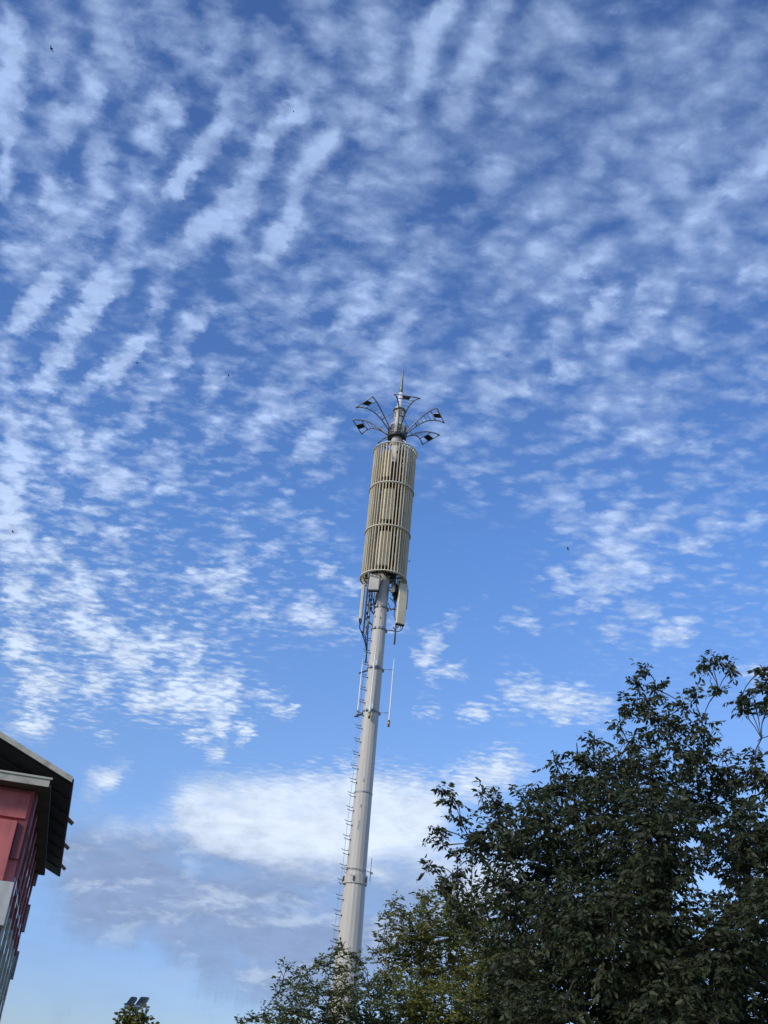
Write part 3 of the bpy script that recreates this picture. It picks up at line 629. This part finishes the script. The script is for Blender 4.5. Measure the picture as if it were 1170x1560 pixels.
q.build('verge_board', MT['fascia'], roof)
q = MB(); q.tube([B(RU0, EV - .03, EZ + .03), B(RU1, EV - .03, EZ + .03)], .045, 6, smooth=False); q.build('gutter', MT['roof'], roof)
for u in (5.0, 9.8, 14.6):
    q = MB(); q.box(B(u, EV - .10, EZ + .0), (Ud, (Vd * .80 + Z * .6).normalized(), (Z * .8 - Vd * .6).normalized()), (.09, .20, .06)); q.build('eave_bracket', MT['wood'], roof)
# gable end towards the camera
q = MB(); bbox(q, -.26, -.002, .30, 3.5, ZR + .06, ZR + 1.86); q.build('wall_panel', MT['red'], bl)
q = MB(); bbox(q, -.16, -.002, .10, 1.95, ZR + 1.98, WZ - .14); q.build('wall_panel', MT['red'], bl)
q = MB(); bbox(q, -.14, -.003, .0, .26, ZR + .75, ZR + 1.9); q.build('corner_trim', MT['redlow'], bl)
q = MB(); bbox(q, -.34, .398, -.06, 3.5, ZR - 1.22, ZR + .03); bbox(q, -.36, -.342, .45, 3.5, ZR - 1.16, ZR - .04); q.build('balcony', MT['pale'], bl)
for fl in (2, 1):
    q = MB(); z0 = ZR - 1.2 - 3.0 * (3 - fl) + .2; bbox(q, -.34, .398, -.06, 3.5, z0, z0 + 1.2); q.build('balcony', MT['pale'], bl)
for z0 in (ZR - 3.0, ZR - 6.0):
    q = MB(); bbox(q, .36, .40 - .003, .9, 3.3, z0, z0 + 1.7); q.build('window', MT['glass'], bl)
for v in (.25, .72):
    q = MB(); q.tube([B(-.1, v, 0), B(-.1, v, ZR - 1.22)], .06, 8); q.build('drain_pipe', MT['grey'], bl)
# long side wall, seen at a flat angle: piers, windows and hoods floor by floor
fz = [(ZR + .55, ZR + 2.35), (ZR - 2.4, ZR - .5), (ZR - 5.4, ZR - 3.5)]
npier = 6
for i in range(npier):
    u = .45 + i * (LEN - .9) / (npier - 1)
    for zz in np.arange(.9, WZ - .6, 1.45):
        q = MB(); bbox(q, u - .30, u + .30, -.096, -.0905, float(zz) + .05 * i, float(zz) + .05 * i + .42); q.build('shadow_gap_strip', MT['glass'], bl)  # dark strips laid on the pier faces in place of shadow gaps
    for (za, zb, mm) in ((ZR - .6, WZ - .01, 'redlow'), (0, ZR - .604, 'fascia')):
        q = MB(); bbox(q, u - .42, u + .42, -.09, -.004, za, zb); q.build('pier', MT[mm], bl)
    if i < npier - 1:
        for j, (za, zb) in enumerate(fz):
            uc = u + (LEN - .9) / (npier - 1) / 2
            q = MB(); bbox(q, uc - .55, uc + .55, -.02, -.002, za, zb); w_ = q.build('window', MT['glass'], bl)
            q = MB(); bbox(q, uc - .60, uc + .60, -.10, -.021, za - .08, za); q.build('sill', MT['fascia' if j else 'redlow'], w_)
            q = MB(); bbox(q, uc - .03, uc + .03, -.05, -.021, za, zb); q.build('mullion', MT['grey'], w_)
for zz in (ZR + .1, ZR - 2.9, ZR - 5.8):
    q = MB(); bbox(q, 0.02, LEN, -.075, -.003, zz, zz + .12); q.build('floor_band', MT['grey'], bl)
hf = math.hypot(*(B(LEN, 0, 0) - CAM).xy)
for (xx, yy) in ((50, 1350), (31, 1420), (13, 1492)):
    zz = at_dist(xx, yy, hf).z
    q = MB(); bbox(q, LEN - .5, LEN - .02, -.20, -.092, zz, zz + 1.1); q.build('shade_hood', MT['galv'], bl)

# ---------------------------------------------------------------- floodlight mast behind the young tree
lp = at_dist(222, 1545, 44.0); lb = Vector((lp.x, lp.y, 0))
lm = empty('floodlight_mast', lb, 'pale steel mast with two floodlights rising behind the small tree', 'floodlight')
ztop = at_dist(222, 1534, 44.0).z
q = MB(); q.tube([lb, lb + Z * (ztop)], [.07, .045], 10); q.build('mast', MT['white'], lm)
q = MB(); q.tube([lb + Z * ztop + Vector((-.85, 0, .03)), lb + Z * ztop + Vector((.1, 0, .0))], .04, 6); q.build('crossbar', MT['shell'], lm)
for (pxc, wd) in ((200.5, .26), (217, .38)):
    pc = at_dist(pxc, 1526, 44.0)
    ax0 = Vector((.85, -.53, 0)).normalized(); ax1 = (Vector((.53, .85, 0)) * .62 + Z * .78).normalized(); ax2 = ax0.cross(ax1).normalized()
    q = MB(); q.box(pc, (ax0, ax1, ax2), (wd * .5, .19, .03))
    for i in range(7): q.box(pc + ax2 * (-.045) + ax0 * (wd * .5 * (-.8 + .266 * i)), (ax0, ax1, ax2), (.008, .17, .025))
    for i in range(7): q.box(pc + ax2 * (.045) + ax0 * (wd * .5 * (-.8 + .266 * i)), (ax0, ax1, ax2), (.008, .17, .025))
    hd_ = q.build('floodlight_head', MT['spire'], lm)
    q = MB(); q.box(pc - ax1 * .26, (ax0, ax1, ax2), (wd * .44, .05, .06)); q.build('driver_box', MT['white'], hd_)

# ---------------------------------------------------------------- trees
def leafmat(name, cols, trans=.25, rough=.45):
    m_ = bpy.data.materials.new(name); m_.use_nodes = True; t = m_.node_tree; t.nodes.clear(); N = NT(t)
    at = N.n('ShaderNodeAttribute'); at.attribute_name = 'tint'
    cc = N.ramp(at.outputs['Fac'], [(i / (len(cols) - 1), c) for i, c in enumerate(cols)])
    b = N.n('ShaderNodeBsdfPrincipled'); N.l(cc, b.inputs['Base Color']); b.inputs['Roughness'].default_value = rough; b.inputs['Specular IOR Level'].default_value = .35
    tr = N.n('ShaderNodeBsdfTranslucent'); N.l(N.mix(.5, cc, (.10, .14, .03, 1)), tr.inputs[0])
    mx = N.n('ShaderNodeMixShader'); mx.inputs[0].default_value = trans; N.l(b.outputs[0], mx.inputs[1]); N.l(tr.outputs[0], mx.inputs[2])
    N.l(mx.outputs[0], N.n('ShaderNodeOutputMaterial').inputs[0]); return m_

def grow_tree(name, label, group, base, fork, lobes, leaf_l, leaf_w, per_m3, twig_l, nleaf, droop, lm_, trunk_r, seed, gap=.42, gscale=.9, shell=.55, pinnate=False):
    rg = np.random.default_rng(seed); rnd = random.Random(seed)
    root = empty(name, base, label, 'tree', group)
    # limbs: every lobe hangs on the nearest lobe that lies closer to the fork
    cen = [Vector(c) for c, r in lobes]; rad = [r for c, r in lobes]
    order = sorted(range(len(cen)), key=lambda i: (cen[i] - fork).length)
    done = []; mb = MB()
    mb.tube([base - Z * .05, base.lerp(fork, .35) + Vector((.12, .05, 0)), base.lerp(fork, .7) + Vector((-.06, 0, 0)), fork], [trunk_r * 1.25, trunk_r, trunk_r * .85, trunk_r * .75], 12)
    trunk = mb
    br = MB(); node_r = {}
    for i in order:
        d0 = (cen[i] - fork).length; best = None; bd = 1e9
        for j in done:
            if (cen[j] - fork).length < d0 * .93:
                dd = (cen[i] - cen[j]).length + .25 * (cen[j] - fork).length
                if dd < bd: bd = dd; best = j
        if best is None or bd > d0 * 1.0: p0 = fork; r0 = trunk_r * .55
        else: p0 = cen[best]; r0 = node_r[best] * .72
        r1 = max(.012, r0 * .62); node_r[i] = r1
        mid = p0.lerp(cen[i], .5) + Vector((rnd.uniform(-.1, .1), rnd.uniform(-.1, .1), .10)) * (cen[i] - p0).length
        br.tube([p0, p0.lerp(mid, .5) + Z * .03, mid, mid.lerp(cen[i], .5), cen[i]], [r0, r0 * .92, (r0 + r1) / 2, r1 * 1.1, r1], 7, False)
        done.append(i)
    # sprigs
    SP = []
    for i, c in enumerate(cen):
        r = rad[i]; n = max(6, int(per_m3 * 4.19 * r ** 3))
        subs = []
        for _ in range(max(3, int(7 * r))):
            d = Vector(rg.normal(size=3)).normalized(); d.z = d.z * .8 + .1; subs.append(c + d * r * rnd.uniform(.55, .8))
            br.tube([c, c.lerp(subs[-1], .5) + Z * .05 * r, subs[-1]], [max(.010, node_r[i] * .55), .010, .006], 4, False)
        for _ in range(n):
            d = Vector(rg.normal(size=3)).normalized()
            rr = r * (rnd.random() ** shell) * 1.0
            p = c + d * rr * Vector((1, 1, 1)).length / 1.732
            if p.z < 1.2: continue
            if mnoise.noise(p * gscale + Vector((seed, 0, 0))) * .5 + .5 < gap and rr < r * 2: continue
            SP.append((p, d, subs[rnd.randrange(len(subs))]))
    L = []; tw = MB()
    ls = []; dirs = []; sides = []; lens = []; tints = []
    for (p, d, sp) in SP:
        td = (d * .8 + Vector((rnd.uniform(-.5, .5), rnd.uniform(-.5, .5), rnd.uniform(-.1, .75)))).normalized()
        tl = twig_l * rnd.uniform(.6, 1.25)
        q0 = p - td * tl * .5
        bend = Vector((0, 0, -droop * .35 * tl))
        def tp(t): return q0 + td * (tl * t) + bend * t * t
        if rnd.random() < .8: tw.tube([tp(0), tp(.5), tp(1)], [.006, .004, .002], 3, False)
        if rnd.random() < .16: tw.tube([sp, sp.lerp(q0, .5) + Z * .04, q0], [.009, .007, .005], 3, False)
        base_t = rnd.random()
        for k in range(nleaf):
            t = (k + .6) / nleaf; s_ = 1 if k % 2 else -1
            sd = td.cross(Vector((0, 0, 1)) + Vector((rnd.uniform(-.4, .4),) * 3)).normalized() * s_
            ld = (td * rnd.uniform(.25, .7) + sd * rnd.uniform(.4, 1.0) + Vector((rnd.uniform(-.25, .25), rnd.uniform(-.25, .25), -droop * rnd.uniform(.3, 1.2)))).normalized()
            ls.append(tuple(tp(t) + ld * .02)); dirs.append(tuple(ld)); lens.append(leaf_l * rnd.uniform(.5, 1.25))
            tints.append(min(1, max(0, base_t * .6 + rnd.random() * .45)))
    n = len(ls); ls = np.array(ls); dirs = np.array(dirs); lens = np.array(lens)[:, None]
    rv = rg.normal(size=(n, 3)) * np.array([1, 1, .8]); rv[:, 2] += .4
    side = np.cross(dirs, rv); side /= np.linalg.norm(side, axis=1)[:, None] + 1e-9
    nrm = np.cross(side, dirs)
    wd = lens * (leaf_w / leaf_l) * .5
    V = np.empty((n, 7, 3))
    cur = -nrm * lens * .10
    V[:, 0] = ls; V[:, 1] = ls + dirs * lens * .33 + side * wd + nrm * wd * .3; V[:, 2] = ls + dirs * lens * .33 - side * wd + nrm * wd * .3
    V[:, 3] = ls + dirs * lens * .70 + side * wd * .72 + nrm * wd * .2 + cur; V[:, 4] = ls + dirs * lens * .70 - side * wd * .72 + nrm * wd * .2 + cur
    V[:, 5] = ls + dirs * lens + cur * 2.2; V[:, 6] = ls + dirs * lens * .5 + cur * .4
    tri = np.array([(0, 6, 1), (0, 2, 6), (1, 6, 3), (2, 4, 6), (3, 6, 5), (4, 5, 6)])
    Fs = (np.arange(n)[:, None, None] * 7 + tri[None]).reshape(-1, 3)
    me = bpy.data.meshes.new('crown')
    me.vertices.add(n * 7); me.vertices.foreach_set('co', (V.reshape(-1, 3) - np.array(base)[None]).astype(np.float32).ravel())
    me.loops.add(Fs.size); me.loops.foreach_set('vertex_index', Fs.ravel().astype(np.int32))
    me.polygons.add(len(Fs)); me.polygons.foreach_set('loop_start', np.arange(0, Fs.size, 3, dtype=np.int32))
    at = me.attributes.new('tint', 'FLOAT', 'POINT'); at.data.foreach_set('value', np.repeat(np.array(tints, dtype=np.float32), 7))
    me.update(calc_edges=True); me.materials.append(lm_)
    o = bpy.data.objects.new('crown', me); COL.objects.link(o); o.parent = root
    b_ = br
    off = len(b_.v); b_.v += tw.v; b_.f += [[i + off for i in f] for f in tw.f]; b_.sm += tw.sm
    trunk.build('trunk', MT['bark'], root); b_.build('branches', MT['bark'], root)
    return root

def lobe_list(specs, D0, px2m):
    out = []
    for s_ in specs:
        x, y, r = s_[:3]; dd = s_[3] if len(s_) > 3 else 0
        out.append((at_dist(x, y, D0 + dd), r * px2m))
    return out
def depth_px(px, py, D): # metres per picture pixel there
    return ((at_dist(px, py, D) - CAM).dot(F_)) / FPX

LM1 = leafmat('dark_glossy_leaf', [(.014, .022, .009), (.022, .033, .012), (.032, .045, .017), (.044, .056, .021), (.06, .062, .024)], .2, .6)
LM2 = leafmat('olive_leaf', [(.085, .10, .018), (.13, .145, .024), (.18, .185, .034), (.22, .20, .05)], .40)
LM3 = leafmat('grey_green_leaf', [(.06, .085, .026), (.085, .11, .034), (.115, .14, .048), (.15, .15, .055)], .34)

D1 = 19.5
big = [(690, 1214, 15), (676, 1203, 8), (735, 1206, 17), (755, 1225, 24), (702, 1250, 20), (668, 1262, 9), (675, 1288, 18), (655, 1318, 12), (690, 1332, 26), (720, 1290, 34), (672, 1350, 12), (718, 1385, 28), (745, 1430, 32), (700, 1395, 12),
       (760, 1265, 44), (800, 1215, 26), (790, 1300, 50, 1), (770, 1360, 48, -1), (800, 1420, 52, 1), (850, 1160, 22), (842, 1143, 12), (880, 1150, 26), (862, 1200, 40), (905, 1128, 22), (915, 1180, 44), (830, 1250, 50, -1.2), (850, 1320, 60, 1.5), (870, 1390, 60, -1.5), (860, 1470, 60, .5),
       (945, 1108, 20), (950, 1078, 16), (985, 1020, 17), (970, 1035, 12), (1000, 1050, 24), (975, 1070, 28), (1010, 1100, 40), (960, 1140, 40), (1060, 1060, 14), (1040, 1075, 20), (1070, 1100, 26), (1060, 1150, 44), (1090, 1001, 15), (1072, 1012, 11), (1112, 1018, 12), (1095, 1050, 10), (1130, 1060, 14), (1135, 1078, 12), (1110, 1170, 34),
       (1162, 1020, 16), (1170, 1050, 24), (1150, 1072, 16), (1165, 1090, 18), (1195, 1050, 40), (1160, 1125, 12), (1150, 1165, 30), (1170, 1200, 40), (1240, 1120, 60), (1290, 1060, 30),
       (920, 1240, 60, -1.5), (990, 1190, 60, 1.5), (1000, 1270, 70, -2), (1080, 1230, 60, 1), (1140, 1270, 50, -1.5), (940, 1330, 70, 2), (1010, 1370, 55, -2), (1130, 1350, 55, 2), (1180, 1330, 50, -1), (930, 1420, 70, -2), (1010, 1460, 70, 2), (1110, 1440, 62, -2), (1190, 1430, 60, 1.5),
       (790, 1490, 50, -1), (760, 1540, 45, 1), (850, 1550, 60, -1.5), (940, 1520, 70, 1), (1030, 1540, 70, -2), (1120, 1530, 65, 1.5), (1200, 1530, 60, -1), (820, 1600, 60), (920, 1610, 60, 1), (1030, 1620, 70), (1140, 1620, 65, -1), (1260, 1240, 70), (1270, 1380, 80), (1270, 1510, 80), (1340, 1310, 70), (1350, 1450, 70), (1190, 1290, 45, 1.5), (1215, 1340, 50, -1.5), (1165, 1380, 40, -2.5),
       (900, 1300, 55, 3.2), (1000, 1330, 55, 3.4), (1100, 1300, 40, 3.2), (870, 1420, 55, 3), (1000, 1440, 60, 3.5), (1120, 1450, 55, 3.2), (960, 1520, 60, 3.4), (1080, 1540, 60, 3.2), (820, 1380, 45, 2.5)]
bx = at_dist(1062, 1500, D1)
grow_tree('broadleaf_tree', 'big dark broadleaf tree with drooping leaves filling the right side', None, Vector((bx.x, bx.y, 0)), Vector((bx.x - .1, bx.y, 4.3)),
          lobe_list(big, D1, depth_px(950, 1300, D1)), 0.118, .050, 125, .36, 11, .75, LM1, .20, 11, gap=.30, gscale=1.3, shell=.42)

D2 = 33.0
midc = [(606, 1386, 19), (601, 1374, 11), (648, 1368, 20), (684, 1356, 20), (590, 1398, 14), (628, 1392, 12), (650, 1367, 14), (684, 1357, 16), (690, 1380, 26), (650, 1395, 26), (612, 1415, 22), (588, 1412, 10), (585, 1432, 16), (572, 1450, 14), (640, 1430, 38), (690, 1420, 40), (725, 1400, 30), (600, 1460, 34), (650, 1480, 45), (700, 1480, 45), (745, 1450, 45), (760, 1510, 50), (590, 1500, 28), (620, 1535, 45), (680, 1545, 50), (735, 1560, 50), (800, 1480, 50), (810, 1560, 50), (640, 1600, 55), (720, 1620, 55), (790, 1620, 50)]
b2 = at_dist(690, 1500, D2 + .5)
grow_tree('olive_green_tree', 'olive green bushy tree between the pale tree and the big dark tree', 'smaller trees around the tower base', Vector((b2.x, b2.y, 0)), Vector((b2.x, b2.y, 2.6)),
          lobe_list([s_ + ((random.uniform(-1.2, 1.2),) if s_[2] > 25 else (0,)) for s_ in midc], D2 + .5, depth_px(650, 1450, D2)), .125, .050, 105, .32, 9, .25, LM2, .13, 23, gap=.27, gscale=1.1, shell=.5)
midl = [(522, 1440, 12), (512, 1450, 12), (536, 1452, 12), (548, 1464, 12), (500, 1470, 20), (530, 1478, 24), (488, 1468, 12), (470, 1480, 12), (455, 1482, 11), (436, 1474, 11), (432, 1490, 14), (450, 1505, 20), (425, 1512, 14), (480, 1505, 24), (520, 1515, 32), (560, 1500, 24), (575, 1520, 22), (430, 1538, 22), (400, 1545, 12), (382, 1552, 9), (365, 1558, 7), (410, 1562, 18), (460, 1545, 34), (510, 1555, 36), (560, 1555, 36), (595, 1560, 30), (440, 1590, 34), (500, 1600, 40), (560, 1600, 40), (380, 1585, 20)]
b3 = at_dist(500, 1500, D2 - 2)
grow_tree('grey_green_tree', 'thin crowned grey green tree in front of the foot of the telecom pole', 'smaller trees around the tower base', Vector((b3.x, b3.y, 0)), Vector((b3.x, b3.y, 2.3)),
          lobe_list([s_ + ((random.uniform(-1.0, 1.0),) if s_[2] > 20 else (0,)) for s_ in midl], D2 - 2, depth_px(500, 1500, D2 - 2)), .120, .048, 110, .30, 9, .2, LM3, .10, 31, gap=.30, gscale=1.2, shell=.5)
D4 = 36.0
sm = [(206, 1540, 9), (199, 1545, 9), (213, 1545, 9), (193, 1541, 5), (186, 1552, 8), (197, 1555, 12), (212, 1557, 12), (224, 1553, 6), (226, 1562, 9), (205, 1570, 18), (188, 1570, 14), (220, 1575, 14), (203, 1590, 22)]
b4 = at_dist(205, 1545, D4)
grow_tree('young_tree', 'small young tree at the bottom left below the floodlights', None, Vector((b4.x, b4.y, 0)), Vector((b4.x, b4.y, 2.4)),
          lobe_list(sm, D4, depth_px(205, 1550, D4)), .13, .085, 330, .2, 6, .2, LM2, .05, 41, gap=.2, gscale=2.0, shell=.5)

# ---------------------------------------------------------------- birds in the sky
def bird(px, py, dist, bank, head, span, label):
    c = CAM + ray(px, py) * dist
    o = empty('bird', c, label, 'bird', 'small dark birds in the sky')
    f = Vector((math.cos(head), math.sin(head) * .6, .1)).normalized(); s_ = Z.cross(f).normalized(); s_ = (s_ * math.cos(bank) + Z * math.sin(bank)).normalized(); n_ = f.cross(s_)
    q = MB(); L_ = span * .42
    q.tube([c - f * L_ * .5, c - f * L_ * .2, c + f * L_ * .15, c + f * L_ * .38, c + f * L_ * .52], [.02 * span, .09 * span, .12 * span, .07 * span, .01 * span], 8)
    q.prism([c - f * L_ * .35 + s_ * .02, c - f * L_ * .85 + s_ * .10 * span, c - f * L_ * .72, c - f * L_ * .85 - s_ * .10 * span, c - f * L_ * .35 - s_ * .02], n_ * .01)
    q.build('body', MT['bird'], o)
    for sg in (-1, 1):
        q = MB(); w0 = c + f * L_ * .22; w1 = c - f * L_ * .18
        q.prism([w0, w0 + s_ * sg * span * .24 + f * .04 * span + n_ * .07 * span, c + s_ * sg * span * .52 - f * .16 * span + n_ * .02 * span, w1 + s_ * sg * span * .25 + n_ * .06 * span, w1], n_ * .012)
        q.build('wing', MT['bird'], o)
bird(78, 74, 60, .5, 2.6, .34, 'dark bird against the bright puff of cloud at the top left corner')
bird(447, 170, 70, 1.2, 1.2, .26, 'tiny bird over the brightest long cloud streak at upper centre')
bird(209, 553, 62, .2, .2, .26, 'tiny bird gliding level over the slanting cloud at middle left')
bird(348, 572, 62, 1.3, 1.5, .32, 'dark bird seen edge on, left of the petal ornaments')
bird(19, 810, 66, .5, 2.7, .28, 'tiny bird near the left edge halfway down the sky')
bird(865, 836, 62, .7, 2.5, .28, 'dark speck of a bird alone in the blue right of the cage')
bird(624, 855, 70, .1, .1, .26, 'tiny bird just right of the lower half of the beige cage')
